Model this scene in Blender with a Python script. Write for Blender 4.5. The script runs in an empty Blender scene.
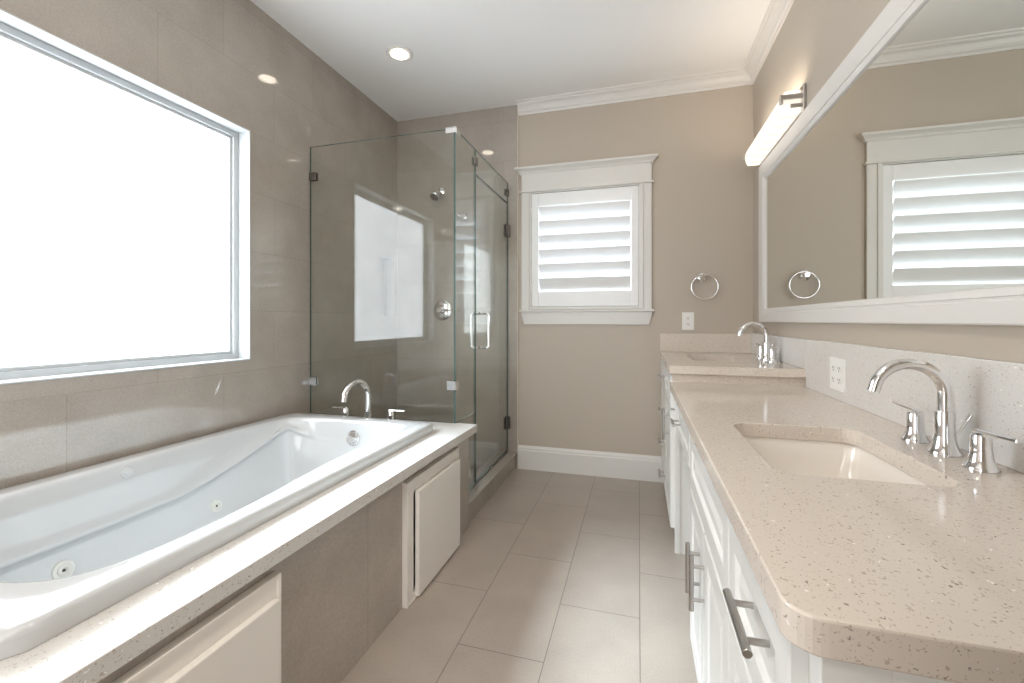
import bpy, bmesh, math, random
from mathutils import Vector, Matrix
from mathutils.bvhtree import BVHTree
random.seed(7)
PI = math.pi
S = bpy.context.scene
C = S.collection

# ------------------------------------------------------------------ camera, world, lights, exposure
cam_d = bpy.data.cameras.new('camera')
cam = bpy.data.objects.new('camera', cam_d)
C.objects.link(cam)
S.camera = cam
cam.location = (0, 0, 1.12)
cam.rotation_euler = (PI / 2, 0, math.atan(126.5 / 439))
cam_d.sensor_width = 36
cam_d.lens = 439 * 36 / 1024
cam_d.shift_y = -21 / 1024
cam_d.clip_start = 0.01

W = bpy.data.worlds.new('world')
S.world = W
W.use_nodes = True
W.node_tree.nodes['Background'].inputs[0].default_value = (0.93, 0.96, 1.0, 1)
W.node_tree.nodes['Background'].inputs[1].default_value = 2.6

S.view_settings.view_transform = 'Standard'
S.view_settings.look = 'None'
S.view_settings.gamma = 1
S.view_settings.exposure = 0.96
S.view_settings.use_curve_mapping = False
S.cycles.use_denoising = True
S.cycles.max_bounces = 12
S.cycles.diffuse_bounces = 8
S.cycles.glossy_bounces = 6
S.cycles.transparent_max_bounces = 16
S.cycles.sample_clamp_indirect = 6
S.cycles.caustics_reflective = False
S.cycles.caustics_refractive = False

PANE_LEFT = 3.6      # radiance of the frosted daylight window
PANE_BACK = 1.35
LENS = 4.0          # recessed lamps
SHADE = 1.7


def area_light(name, loc, rot, size, size_y, power, col):
    d = bpy.data.lights.new(name, 'AREA')
    d.shape = 'RECTANGLE' if size_y else 'DISK'
    d.size = size
    if size_y:
        d.size_y = size_y
    d.energy = power
    d.color = col
    o = bpy.data.objects.new(name, d)
    o.location = loc
    o.rotation_euler = rot
    C.objects.link(o)
    return o


# unseen fill light added outside the opening behind the camera
area_light('rear_fill_light', (-0.45, -2.35, 1.3), (PI / 2, 0, PI), 2.2, 2.3, 300, (0.98, 0.97, 1.0))
# recessed lamps (one in view; the other two are unseen, added as warm fill)
CANS = [(-1.405, 2.39), (-0.45, 0.75), (-0.45, -0.9)]
for cx, cy in CANS[1:]:
    area_light('added_fill_light', (cx, cy, 2.735), (0, 0, 0), 0.10, 0, 7, (1.0, 0.92, 0.82))
# the vanity fixture is open at the top and washes the wall and ceiling
area_light('vanity_bar_light', (0.672, 2.64, 2.176), (PI, 0, 0), 0.05, 0.66, 1.0, (1.0, 0.86, 0.70))
# low, hazy sun outside the big window on the left
sd = bpy.data.lights.new('hazy_sun', 'SUN')
sd.energy = 15
sd.angle = math.radians(20)
sd.color = (0.76, 0.90, 1.0)
so = bpy.data.objects.new('hazy_sun', sd)
so.rotation_euler = Vector((-1.0, -0.20, 0.98)).to_track_quat('Z', 'Y').to_euler()
C.objects.link(so)

# ------------------------------------------------------------------ materials
def nd(nt, t, **kw):
    n = nt.nodes.new(t)
    for k, v in kw.items():
        setattr(n, k, v)
    return n


def new_mat(name):
    m = bpy.data.materials.new(name)
    m.use_nodes = True
    nt = m.node_tree
    return m, nt, nt.nodes['Principled BSDF']


def plain(name, col, rough=0.5, metal=0.0, spec=0.5, bump=0.0, bscale=200, coat=0.0, var=0.0):
    m, nt, b = new_mat(name)
    b.inputs['Base Color'].default_value = (*col, 1)
    b.inputs['Roughness'].default_value = rough
    b.inputs['Metallic'].default_value = metal
    b.inputs['Specular IOR Level'].default_value = spec
    b.inputs['Coat Weight'].default_value = coat
    b.inputs['Coat Roughness'].default_value = 0.05
    tc = nd(nt, 'ShaderNodeTexCoord')
    if bump or var:
        n = nd(nt, 'ShaderNodeTexNoise')
        n.inputs['Scale'].default_value = bscale
        n.inputs['Detail'].default_value = 4
        nt.links.new(tc.outputs['Object'], n.inputs['Vector'])
        if bump:
            bp = nd(nt, 'ShaderNodeBump')
            bp.inputs['Strength'].default_value = bump
            bp.inputs['Distance'].default_value = 0.001
            nt.links.new(n.outputs['Fac'], bp.inputs['Height'])
            nt.links.new(bp.outputs['Normal'], b.inputs['Normal'])
        if var:
            mx = nd(nt, 'ShaderNodeMix', data_type='RGBA')
            mx.inputs['A'].default_value = (*[c * (1 - var) for c in col], 1)
            mx.inputs['B'].default_value = (*[min(1, c * (1 + var)) for c in col], 1)
            nt.links.new(n.outputs['Fac'], mx.inputs['Factor'])
            nt.links.new(mx.outputs['Result'], b.inputs['Base Color'])
    return m


def tile(name, ux, vx, u0, v0, w, h, ca, cb, grout, rough, mortar=0.0012, speck=0.12, offset=0.5, bumpd=0.0006, spec=0.6):
    """large stone tile laid in running bond; u, v are world axes (0 x, 1 y, 2 z)"""
    m, nt, b = new_mat(name)
    L = nt.links.new
    tc = nd(nt, 'ShaderNodeTexCoord')
    sp = nd(nt, 'ShaderNodeSeparateXYZ')
    L(tc.outputs['Object'], sp.inputs[0])
    au = nd(nt, 'ShaderNodeMath', operation='ADD'); au.inputs[1].default_value = -u0 + 20 * w
    av = nd(nt, 'ShaderNodeMath', operation='ADD'); av.inputs[1].default_value = -v0 + 20 * h
    L(sp.outputs[ux], au.inputs[0]); L(sp.outputs[vx], av.inputs[0])
    cb_ = nd(nt, 'ShaderNodeCombineXYZ')
    L(au.outputs[0], cb_.inputs[0]); L(av.outputs[0], cb_.inputs[1])
    br = nd(nt, 'ShaderNodeTexBrick', offset=offset, offset_frequency=2)
    br.inputs['Color1'].default_value = (*ca, 1)
    br.inputs['Color2'].default_value = (*cb, 1)
    br.inputs['Mortar'].default_value = (*grout, 1)
    br.inputs['Scale'].default_value = 1
    br.inputs['Mortar Size'].default_value = mortar
    br.inputs['Mortar Smooth'].default_value = 0.1
    br.inputs['Brick Width'].default_value = w
    br.inputs['Row Height'].default_value = h
    L(cb_.outputs[0], br.inputs['Vector'])
    n1 = nd(nt, 'ShaderNodeTexNoise'); n1.inputs['Scale'].default_value = 160; n1.inputs['Detail'].default_value = 6
    n2 = nd(nt, 'ShaderNodeTexNoise'); n2.inputs['Scale'].default_value = 5; n2.inputs['Detail'].default_value = 8
    L(tc.outputs['Object'], n1.inputs['Vector']); L(tc.outputs['Object'], n2.inputs['Vector'])
    sm = nd(nt, 'ShaderNodeMath', operation='ADD'); L(n1.outputs['Fac'], sm.inputs[0]); L(n2.outputs['Fac'], sm.inputs[1])
    mr = nd(nt, 'ShaderNodeMapRange')
    mr.inputs['From Min'].default_value = 0.7; mr.inputs['From Max'].default_value = 1.3
    mr.inputs['To Min'].default_value = 1 - speck; mr.inputs['To Max'].default_value = 1 + speck
    L(sm.outputs[0], mr.inputs['Value'])
    mul = nd(nt, 'ShaderNodeVectorMath', operation='SCALE')
    L(br.outputs['Color'], mul.inputs[0]); L(mr.outputs[0], mul.inputs['Scale'])
    # pale fossil flecks
    vo = nd(nt, 'ShaderNodeTexVoronoi'); vo.inputs['Scale'].default_value = 26
    L(tc.outputs['Object'], vo.inputs['Vector'])
    lt = nd(nt, 'ShaderNodeMath', operation='LESS_THAN'); lt.inputs[1].default_value = 0.07
    L(vo.outputs['Distance'], lt.inputs[0])
    fm = nd(nt, 'ShaderNodeMath', operation='MULTIPLY'); fm.inputs[1].default_value = 0.22
    L(lt.outputs[0], fm.inputs[0])
    mx = nd(nt, 'ShaderNodeMix', data_type='RGBA')
    mx.inputs['B'].default_value = (*[min(1, c * 1.5) for c in ca], 1)
    L(fm.outputs[0], mx.inputs['Factor']); L(mul.outputs[0], mx.inputs['A'])
    L(mx.outputs['Result'], b.inputs['Base Color'])
    b.inputs['Roughness'].default_value = rough
    b.inputs['Specular IOR Level'].default_value = spec
    bp = nd(nt, 'ShaderNodeBump'); bp.invert = True
    bp.inputs['Strength'].default_value = 0.6; bp.inputs['Distance'].default_value = bumpd
    L(br.outputs['Fac'], bp.inputs['Height']); L(bp.outputs['Normal'], b.inputs['Normal'])
    return m


def quartz(name, base, rough=0.12):
    m, nt, b = new_mat(name)
    L = nt.links.new
    tc = nd(nt, 'ShaderNodeTexCoord')
    def flecks(scale, thr, seed):
        mp = nd(nt, 'ShaderNodeMapping'); mp.inputs['Location'].default_value = (seed, seed * 1.7, seed * .4)
        mp.inputs['Scale'].default_value = (1.0, 0.75, 1.0)
        L(tc.outputs['Object'], mp.inputs['Vector'])
        n = nd(nt, 'ShaderNodeTexNoise'); n.inputs['Scale'].default_value = 150; n.inputs['Detail'].default_value = 1
        L(mp.outputs[0], n.inputs['Vector'])
        ad = nd(nt, 'ShaderNodeMix', data_type='VECTOR'); ad.inputs['Factor'].default_value = 0.012
        L(mp.outputs[0], ad.inputs['A']); L(n.outputs['Color'], ad.inputs['B'])
        v = nd(nt, 'ShaderNodeTexVoronoi'); v.inputs['Scale'].default_value = scale
        L(ad.outputs['Result'], v.inputs['Vector'])
        sepc = nd(nt, 'ShaderNodeSeparateColor'); L(v.outputs['Color'], sepc.inputs[0])
        mr = nd(nt, 'ShaderNodeMapRange'); mr.inputs['From Min'].default_value = 0; mr.inputs['From Max'].default_value = 1
        mr.inputs['To Min'].default_value = -thr * 0.6; mr.inputs['To Max'].default_value = thr
        L(sepc.outputs[0], mr.inputs['Value'])
        lt = nd(nt, 'ShaderNodeMath', operation='LESS_THAN')
        L(v.outputs['Distance'], lt.inputs[0]); L(mr.outputs[0], lt.inputs[1])
        return lt
    cur = None
    prev = None
    for scale, thr, seed, col, amt in ((150, .34, 3, (0.40, 0.32, 0.26), .70), (280, .36, 9, (0.36, 0.29, 0.24), .55),
                                        (120, .22, 21, (0.16, 0.13, 0.11), .70), (75, .15, 33, (0.97, 0.97, 0.97), .85)):
        f = flecks(scale, thr, seed)
        sc = nd(nt, 'ShaderNodeMath', operation='MULTIPLY'); sc.inputs[1].default_value = amt
        L(f.outputs[0], sc.inputs[0])
        mx = nd(nt, 'ShaderNodeMix', data_type='RGBA')
        mx.inputs['B'].default_value = (*col, 1)
        L(sc.outputs[0], mx.inputs['Factor'])
        if prev is None:
            mx.inputs['A'].default_value = (*base, 1)
        else:
            L(prev, mx.inputs['A'])
        prev = mx.outputs['Result']
    L(prev, b.inputs['Base Color'])
    b.inputs['Roughness'].default_value = rough
    return m


def glow(name, col, strength, body=(0.9, 0.9, 0.9), rough=0.2):
    m, nt, b = new_mat(name)
    b.inputs['Base Color'].default_value = (*body, 1)
    b.inputs['Roughness'].default_value = rough
    b.inputs['Emission Color'].default_value = (*col, 1)
    b.inputs['Emission Strength'].default_value = strength
    return m


def clear_glass(name, tint):
    m = bpy.data.materials.new(name)
    m.use_nodes = True
    nt = m.node_tree
    nt.nodes.clear()
    out = nd(nt, 'ShaderNodeOutputMaterial')
    tr = nd(nt, 'ShaderNodeBsdfTransparent'); tr.inputs[0].default_value = (*tint, 1)
    gl = nd(nt, 'ShaderNodeBsdfGlossy'); gl.inputs['Roughness'].default_value = 0.0
    fr = nd(nt, 'ShaderNodeFresnel')
    ge = nd(nt, 'ShaderNodeNewGeometry')
    io = nd(nt, 'ShaderNodeMapRange')
    io.inputs['To Min'].default_value = 1.5; io.inputs['To Max'].default_value = 1 / 1.5
    nt.links.new(ge.outputs['Backfacing'], io.inputs['Value']); nt.links.new(io.outputs[0], fr.inputs['IOR'])
    mx = nd(nt, 'ShaderNodeMixShader')
    nt.links.new(fr.outputs[0], mx.inputs[0]); nt.links.new(tr.outputs[0], mx.inputs[1]); nt.links.new(gl.outputs[0], mx.inputs[2])
    nt.links.new(mx.outputs[0], out.inputs[0])
    return m


M = {}
TA, TB = (0.390, 0.345, 0.302), (0.37, 0.328, 0.287)
M['tile_left'] = tile('taupe_wall_tile_left', 1, 2, 1.035, 0.865, 0.60, 0.305, TA, TB, (0.30, 0.265, 0.23), 0.05, bumpd=0.0002, spec=1.0)
M['tile_back'] = tile('taupe_wall_tile_back', 0, 2, -0.991, 1.115, 0.60, 0.305, TA, TB, (0.30, 0.265, 0.23), 0.05, bumpd=0.0002, spec=1.0)
M['tile_deck'] = tile('taupe_deck_tile', 1, 2, 1.0, -0.02, 0.60, 0.60, (0.44, 0.388, 0.338), (0.42, 0.37, 0.322), (0.30, 0.265, 0.23), 0.15, bumpd=0.0003)
M['tile_curb'] = tile('taupe_curb_tile', 1, 0, 2.3, -1.3, 0.60, 0.60, TA, TB, (0.30, 0.265, 0.23), 0.15, bumpd=0.0003)
M['floor'] = tile('taupe_floor_tile', 1, 0, 1.41 - 0.309, 0.005, 0.618, 0.303, (0.41, 0.355, 0.305), (0.385, 0.335, 0.29), (0.17, 0.145, 0.125), 0.32, mortar=0.0015, speck=0.10)
M['mosaic'] = tile('shower_floor_mosaic', 0, 1, 0, 0, 0.052, 0.052, (0.50, 0.46, 0.41), (0.13, 0.12, 0.11), (0.42, 0.39, 0.36), 0.3, mortar=0.003, speck=0.2)
M['paint'] = plain('beige_wall_paint', (0.49, 0.430, 0.360), 0.42, bump=0.25, bscale=260, spec=0.35, var=0.02)
M['ceiling'] = plain('ceiling_paint', (0.84, 0.835, 0.82), 0.7, bump=0.15, bscale=220)
M['trim'] = plain('white_trim_paint', (0.70, 0.68, 0.65), 0.3)
M['cab'] = plain('white_cabinet_paint', (0.74, 0.74, 0.72), 0.28)
M['panel'] = plain('cream_access_panel_paint', (0.84, 0.80, 0.745), 0.35)
M['shutter'] = plain('white_shutter_paint', (0.83, 0.83, 0.83), 0.3)
M['dark'] = plain('dark_recess', (0.06, 0.055, 0.05), 0.8)
M['acrylic'] = plain('white_tub_acrylic', (0.54, 0.547, 0.545), 0.1, coat=0.5)
M['porcelain'] = plain('white_sink_porcelain', (0.82, 0.775, 0.72), 0.08, coat=0.5)
M['jet'] = plain('jet_plastic', (0.70, 0.70, 0.66), 0.3)
M['quartz'] = quartz('speckled_quartz', (0.67, 0.60, 0.53))
M['quartz_w'] = quartz('speckled_white_quartz', (0.67, 0.65, 0.62), 0.2)
M['chrome'] = plain('chrome', (0.86, 0.86, 0.87), 0.06, metal=1)
M['nickel'] = plain('brushed_nickel', (0.50, 0.48, 0.46), 0.28, metal=1)
M['bronze'] = plain('dark_nickel_hardware', (0.20, 0.19, 0.18), 0.25, metal=1)
M['plastic'] = plain('white_outlet_plastic', (0.84, 0.83, 0.80), 0.3)
M['slot'] = plain('dark_slot', (0.03, 0.03, 0.03), 0.6)
M['edge'] = plain('cream_tile_edge_strip', (0.62, 0.56, 0.47), 0.35)
M['winframe'] = plain('white_window_frame', (0.50, 0.52, 0.53), 0.3)
M['mirror'] = plain('mirror_silver', (0.86, 0.87, 0.83), 0.0, metal=1)
M['glass'] = clear_glass('clear_shower_glass', (0.972, 0.985, 0.972))
M['glass_edge'] = plain('green_glass_edge', (0.05, 0.10, 0.09), 0.08)
M['pane_left'] = glow('frosted_daylight_pane', (0.86, 0.94, 1.0), PANE_LEFT)
nt_ = M['pane_left'].node_tree
tr_ = nd(nt_, 'ShaderNodeBsdfTransparent'); ms_ = nd(nt_, 'ShaderNodeMixShader'); ms_.inputs[0].default_value = 0.40
nt_.links.new(tr_.outputs[0], ms_.inputs[1]); nt_.links.new(nt_.nodes['Principled BSDF'].outputs[0], ms_.inputs[2])
nt_.links.new(ms_.outputs[0], nt_.nodes['Material Output'].inputs[0])
M['pane_back'] = glow('bright_daylight_pane', (0.72, 0.86, 1.0), PANE_BACK)
M['lens'] = glow('warm_lamp_lens', (1.0, 0.87, 0.70), LENS)


def shade_mat():
    m, nt, b = new_mat('glowing_etched_glass')
    L = nt.links.new
    tc = nd(nt, 'ShaderNodeTexCoord')
    sp = nd(nt, 'ShaderNodeSeparateXYZ'); L(tc.outputs['Object'], sp.inputs[0])
    # chevron bands etched in the shade: |z - centre| + y, repeated
    az = nd(nt, 'ShaderNodeMath', operation='ABSOLUTE')
    az0 = nd(nt, 'ShaderNodeMath', operation='ADD'); az0.inputs[1].default_value = -2.12
    L(sp.outputs[2], az0.inputs[0]); L(az0.outputs[0], az.inputs[0])
    k = nd(nt, 'ShaderNodeMath', operation='MULTIPLY_ADD'); k.inputs[1].default_value = 0.9
    L(az.outputs[0], k.inputs[0]); L(sp.outputs[1], k.inputs[2])
    s = nd(nt, 'ShaderNodeMath', operation='MULTIPLY'); s.inputs[1].default_value = 2 * PI / 0.10
    L(k.outputs[0], s.inputs[0])
    sn = nd(nt, 'ShaderNodeMath', operation='SINE'); L(s.outputs[0], sn.inputs[0])
    mr = nd(nt, 'ShaderNodeMapRange')
    mr.inputs['From Min'].default_value = -1; mr.inputs['From Max'].default_value = 1
    mr.inputs['To Min'].default_value = 0.27 * SHADE; mr.inputs['To Max'].default_value = 0.44 * SHADE
    L(sn.outputs[0], mr.inputs['Value'])
    b.inputs['Base Color'].default_value = (0.4, 0.38, 0.35, 1)
    b.inputs['Roughness'].default_value = 0.25
    b.inputs['Emission Color'].default_value = (1.0, 0.88, 0.74, 1)
    L(mr.outputs[0], b.inputs['Emission Strength'])
    return m


M['shade'] = shade_mat()

# ------------------------------------------------------------------ helpers
def bx(bm, x0, x1, y0, y1, z0, z1, bev=0.0, seg=2):
    """box between two corners, optionally with rounded edges"""
    r = bmesh.ops.create_cube(bm, size=1)
    vs = r['verts']
    for v in vs:
        v.co = Vector(((x0 + x1) / 2 + v.co.x * (x1 - x0), (y0 + y1) / 2 + v.co.y * (y1 - y0), (z0 + z1) / 2 + v.co.z * (z1 - z0)))
    if bev > 0:
        es = list({e for v in vs for e in v.link_edges})
        bmesh.ops.bevel(bm, geom=es, offset=bev, segments=seg, affect='EDGES', profile=0.5)


def loft(bm, rings, close=True, cap0=False, cap1=False):
    """skin a list of rings (each a list of points)"""
    R = [[bm.verts.new(p) for p in ring] for ring in rings]
    n = len(R[0])
    for a, b in zip(R, R[1:]):
        for i in range(n if close else n - 1):
            j = (i + 1) % n
            try:
                bm.faces.new((a[i], a[j], b[j], b[i]))
            except ValueError:
                pass
    if cap0:
        bm.faces.new(list(reversed(R[0])))
    if cap1:
        bm.faces.new(R[-1])
    return R


def lathe(bm, prof, centre=(0, 0, 0), axis=(0, 0, 1), n=32):
    """profile of (radius, height) turned about an axis"""
    ax = Vector(axis).normalized()
    q = Vector((0, 0, 1)).rotation_difference(ax)
    rings = []
    for r, h in prof:
        rings.append([Vector(centre) + q @ Vector((max(r, 1e-5) * math.cos(2 * PI * i / n), max(r, 1e-5) * math.sin(2 * PI * i / n), h)) for i in range(n)])
    loft(bm, rings, cap0=True, cap1=True)


def tube(bm, path, rad, n=20, closed=False):
    """round tube along a path, radius number or list"""
    P = [Vector(p) for p in path]
    m = len(P)
    R = rad if isinstance(rad, (list, tuple)) else [rad] * m
    up = None
    rings = []
    for i in range(m):
        if closed:
            t = (P[(i + 1) % m] - P[i - 1]).normalized()
        else:
            t = (P[min(i + 1, m - 1)] - P[max(i - 1, 0)]).normalized()
        if up is None:
            up = t.orthogonal().normalized()
        up = (up - t * up.dot(t)).normalized()
        s = t.cross(up)
        rings.append([P[i] + R[i] * (math.cos(2 * PI * k / n) * up + math.sin(2 * PI * k / n) * s) for k in range(n)])
    if closed:
        rings.append(rings[0])
        loft(bm, rings)
        bmesh.ops.remove_doubles(bm, verts=bm.verts, dist=1e-6)
    else:
        loft(bm, rings, cap0=True, cap1=True)


def extrude_profile(bm, prof, p0, p1, out, up=(0, 0, 1), m0=0, m1=0):
    """moulding: profile of (out, up) offsets swept p0 -> p1; m0, m1 are mitres (shift along the run per unit out)"""
    p0, p1, o, u = Vector(p0), Vector(p1), Vector(out), Vector(up)
    d = (p1 - p0).normalized()
    a = [p0 + o * x + u * y + d * (m0 * x) for x, y in prof]
    b = [p1 + o * x + u * y + d * (m1 * x) for x, y in prof]
    loft(bm, [a, b], cap0=True, cap1=True)


def obj(name, bm, mat, parent=None, smooth=False, bevel=0.0, bseg=2, origin=None):
    bmesh.ops.recalc_face_normals(bm, faces=bm.faces)
    me = bpy.data.meshes.new(name)
    loc = Vector(origin) if origin else None
    if loc:
        bmesh.ops.translate(bm, verts=bm.verts, vec=-loc)
    bm.to_mesh(me)
    bm.free()
    for m in (mat if isinstance(mat, (list, tuple)) else [mat]):
        me.materials.append(m)
    o = bpy.data.objects.new(name, me)
    C.objects.link(o)
    if smooth:
        for p in me.polygons:
            p.use_smooth = True
        try:
            me.set_sharp_from_angle(angle=math.radians(38))
        except Exception:
            pass
    if loc:
        o.location = loc
    if bevel:
        md = o.modifiers.new('bevel', 'BEVEL')
        md.width = bevel
        md.segments = bseg
        md.limit_method = 'ANGLE'
        md.angle_limit = math.radians(40)
    if parent:
        o.parent = parent
        o.matrix_parent_inverse = Matrix.Identity(4)
        o.location = o.location - world_loc(parent)
    return o


def world_loc(o):
    v = Vector((0, 0, 0))
    while o:
        v += o.location
        o = o.parent
    return v


def NB():
    return bmesh.new()


def box_obj(name, mat, parent, x0, x1, y0, y1, z0, z1, bev=0.0, seg=2):
    b = NB()
    bx(b, x0, x1, y0, y1, z0, z1, bev, seg)
    return obj(name, b, mat, parent)


def thing(name, label, cat, loc=(0, 0, 0), group=None):
    o = bpy.data.objects.new(name, None)
    C.objects.link(o)
    o.empty_display_size = 0.05
    o.location = loc
    tag(o, label, cat, group)
    return o


def tag(o, label, cat, group=None):
    o['label'] = label
    o['category'] = cat
    if group:
        o['group'] = group
    return o


def struct(o):
    o['kind'] = 'structure'
    return o


def copy_tree(o, parent=None):
    """a thing with copies of its parts and sub-parts"""
    c = o.copy()
    C.objects.link(c)
    if parent:
        c.parent = parent
    for ch in list(o.children):
        copy_tree(ch, c)
    return c


def spline(pts, n, closed=True):
    """Catmull-Rom through 2-d points"""
    out = []
    m = len(pts)
    for i in range(m if closed else m - 1):
        p = [pts[(i + k) % m] if closed else pts[min(max(i + k, 0), m - 1)] for k in (-1, 0, 1, 2)]
        for j in range(n):
            t = j / n
            out.append(tuple(0.5 * ((2 * p[1][a]) + (-p[0][a] + p[2][a]) * t + (2 * p[0][a] - 5 * p[1][a] + 4 * p[2][a] - p[3][a]) * t * t + (-p[0][a] + 3 * p[1][a] - 3 * p[2][a] + p[3][a]) * t ** 3) for a in range(len(p[0]))))
    if not closed:
        out.append(tuple(pts[-1]))
    return out


def rrect(x0, x1, y0, y1, r, n=8):
    """rounded rectangle outline, counter-clockwise"""
    out = []
    for cx, cy, a0 in ((x1 - r, y0 + r, -PI / 2), (x1 - r, y1 - r, 0), (x0 + r, y1 - r, PI / 2), (x0 + r, y0 + r, PI)):
        for i in range(n + 1):
            a = a0 + PI / 2 * i / n
            out.append((cx + r * math.cos(a), cy + r * math.sin(a)))
    return out


def cast(poly, c, a):
    """where the ray from c at angle a leaves the polygon"""
    dx, dy = math.cos(a), math.sin(a)
    best = None
    for i in range(len(poly)):
        (x0, y0), (x1, y1) = poly[i], poly[(i + 1) % len(poly)]
        ex, ey = x1 - x0, y1 - y0
        det = -dx * ey + dy * ex
        if abs(det) < 1e-12:
            continue
        rx, ry = x0 - c[0], y0 - c[1]
        t = (-rx * ey + ry * ex) / det
        u = (dx * ry - dy * rx) / det
        if t > 0 and -1e-6 <= u <= 1 + 1e-6 and (best is None or t > best):
            best = t
    return (c[0] + dx * best, c[1] + dy * best)


# ------------------------------------------------------------------ room shell
XL, XR, YB, YF, ZC = -1.905, 0.727, 3.217, -1.75, 2.755


def wall_grid(name, mat, axis, pos, us, vs, holes, depth, into):
    """wall built of thick cells; axis 'x' -> plane x = pos with u = y, axis 'y' -> plane y = pos with u = x.
    depth is the thickness on the side `into` (+1 or -1)"""
    b = NB()
    t = depth * into
    us = sorted(us); vs = sorted(vs)
    def P(u, v, d):
        return (pos + d, u, v) if axis == 'x' else (u, pos + d, v)
    def in_hole(uc, vc):
        return any(h[0] < uc < h[1] and h[2] < vc < h[3] for h in holes)
    def q(*pts):
        b.faces.new([b.verts.new(p) for p in pts])
    for i in range(len(us) - 1):
        for j in range(len(vs) - 1):
            u0, u1, v0, v1 = us[i], us[i + 1], vs[j], vs[j + 1]
            if in_hole((u0 + u1) / 2, (v0 + v1) / 2):
                continue
            for d in (0, t):
                q(P(u0, v0, d), P(u1, v0, d), P(u1, v1, d), P(u0, v1, d))
    for (h0, h1, g0, g1) in holes + [(us[0], us[-1], vs[0], vs[-1])]:
        q(P(h0, g0, 0), P(h1, g0, 0), P(h1, g0, t), P(h0, g0, t))
        q(P(h0, g1, 0), P(h1, g1, 0), P(h1, g1, t), P(h0, g1, t))
        q(P(h0, g0, 0), P(h0, g1, 0), P(h0, g1, t), P(h0, g0, t))
        q(P(h1, g0, 0), P(h1, g1, 0), P(h1, g1, t), P(h1, g0, t))
    bmesh.ops.remove_doubles(b, verts=b.verts, dist=1e-5)
    return struct(obj(name, b, mat))


# floor and ceiling
struct(box_obj('floor', M['floor'], None, XL - 0.15, XR + 0.15, YF - 0.15, YB + 0.15, -0.10, 0.0))
struct(box_obj('ceiling', M['ceiling'], None, XL - 0.15, XR + 0.15, YF - 0.15, YB + 0.15, ZC, ZC + 0.1))

# left wall: frosted window and shower niche
W1 = (0.545, 1.782, 0.920, 2.088)
NI = (2.965, 3.158, 1.160, 1.612)
wall_grid('wall_left', M['tile_left'], 'x', XL, [YF, W1[0], W1[1], NI[0], NI[1], YB + 0.15], [0, W1[2], NI[2], NI[3], W1[3], ZC], [W1, NI], 0.14, -1)
struct(box_obj('trim_niche_back', M['tile_left'], None, XL - 0.16, XL - 0.09, NI[0] + .0005, NI[1] - .0005, NI[2] + .0005, NI[3] - .0005))
# right wall, rear wall
struct(box_obj('wall_right', M['paint'], None, XR, XR + 0.14, YF, YB + 0.15, 0, ZC))
wall_grid('wall_front', M['paint'], 'y', YF, [XL, -1.65, 0.6, XR], [0, 2.35, ZC], [(-1.65, 0.6, 0.0, 2.35)], 0.14, -1)
struct(box_obj('wall_blocker_side', M['paint'], None, 0.215, XR - .001, YF + .14, 0.27, 0.0, ZC - .001))  # unseen wall section added to put the near counter end in shade
struct(box_obj('wall_blocker_rear', M['paint'], None, -0.16, 0.2145, YF + .14, -0.32, 0.0, ZC - .001))  # second added section out of view, blocks more light from behind
# back wall: painted part with the shuttered window, tiled part in the shower
XT = -0.882
W2 = (-0.785, 0.015, 1.205, 2.085)
wall_grid('wall_back', M['paint'], 'y', YB, [XT, W2[0], W2[1], XR + 0.14], [0, W2[2], W2[3], ZC], [W2], 0.15, 1)
struct(box_obj('wall_shower', M['tile_back'], None, XL, XT, YB - 0.009, YB + 0.15, 0, ZC))
struct(box_obj('trim_1', M['edge'], None, XT, XT + 0.007, YB - 0.010, YB + 0.01, 0, ZC, 0.001))

# crown moulding and baseboard
CP = [(0, -0.082), (0.008, -0.082), (0.012, -0.070), (0.022, -0.064), (0.026, -0.050), (0.040, -0.030), (0.058, -0.020), (0.062, -0.012), (0.074, -0.008), (0.078, 0), (0, 0)]
b = NB(); extrude_profile(b, CP, (-0.872, YB, ZC), (XR, YB, ZC), (0, -1, 0), m1=-1)
struct(obj('trim_2', b, M['trim']))
b = NB(); extrude_profile(b, CP, (XR, YB, ZC), (XR, YF, ZC), (-1, 0, 0), m0=1)
struct(obj('trim_3', b, M['trim']))
BP = [(0, 0), (0.016, 0), (0.016, 0.140), (0.012, 0.148), (0.012, 0.158), (0.006, 0.170), (0.004, 0.176), (0, 0.176)]
b = NB(); extrude_profile(b, BP, (XT + 0.004, YB, 0), (0.175, YB, 0), (0, -1, 0))
struct(obj('baseboard_back', b, M['trim']))

# ------------------------------------------------------------------ window 1: large frosted window
w1 = bpy.data.objects.new('window_1', None); C.objects.link(w1); w1.location = (XL, 1.16, W1[2]); struct(w1)
y0, y1, z0, z1 = W1
def ring_frame(name, mat, parent, y0, y1, z0, z1, w, x0, x1, bev=0.001):
    b = NB()
    bx(b, x0, x1, y0, y0 + w, z0, z1, bev); bx(b, x0, x1, y1 - w, y1, z0, z1, bev)
    bx(b, x0, x1, y0 + w, y1 - w, z0, z0 + w, bev); bx(b, x0, x1, y0 + w, y1 - w, z1 - w, z1, bev)
    return obj(name, b, mat, parent)
ring_frame('casing', M['winframe'], w1, y0, y1, z0, z1, 0.006, XL - 0.068, XL + 0.004)
ring_frame('window_frame', M['winframe'], w1, y0 + .0065, y1 - .0065, z0 + .0065, z1 - .0065, 0.026, XL - 0.105, XL - 0.068)
ring_frame('sash', M['winframe'], w1, y0 + .033, y1 - .033, z0 + .033, z1 - .033, 0.014, XL - 0.105, XL - 0.080)
box_obj('pane', M['pane_left'], w1, XL - 0.1, XL - 0.092, y0 + .046, y1 - .046, z0 + .046, z1 - .046)

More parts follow.
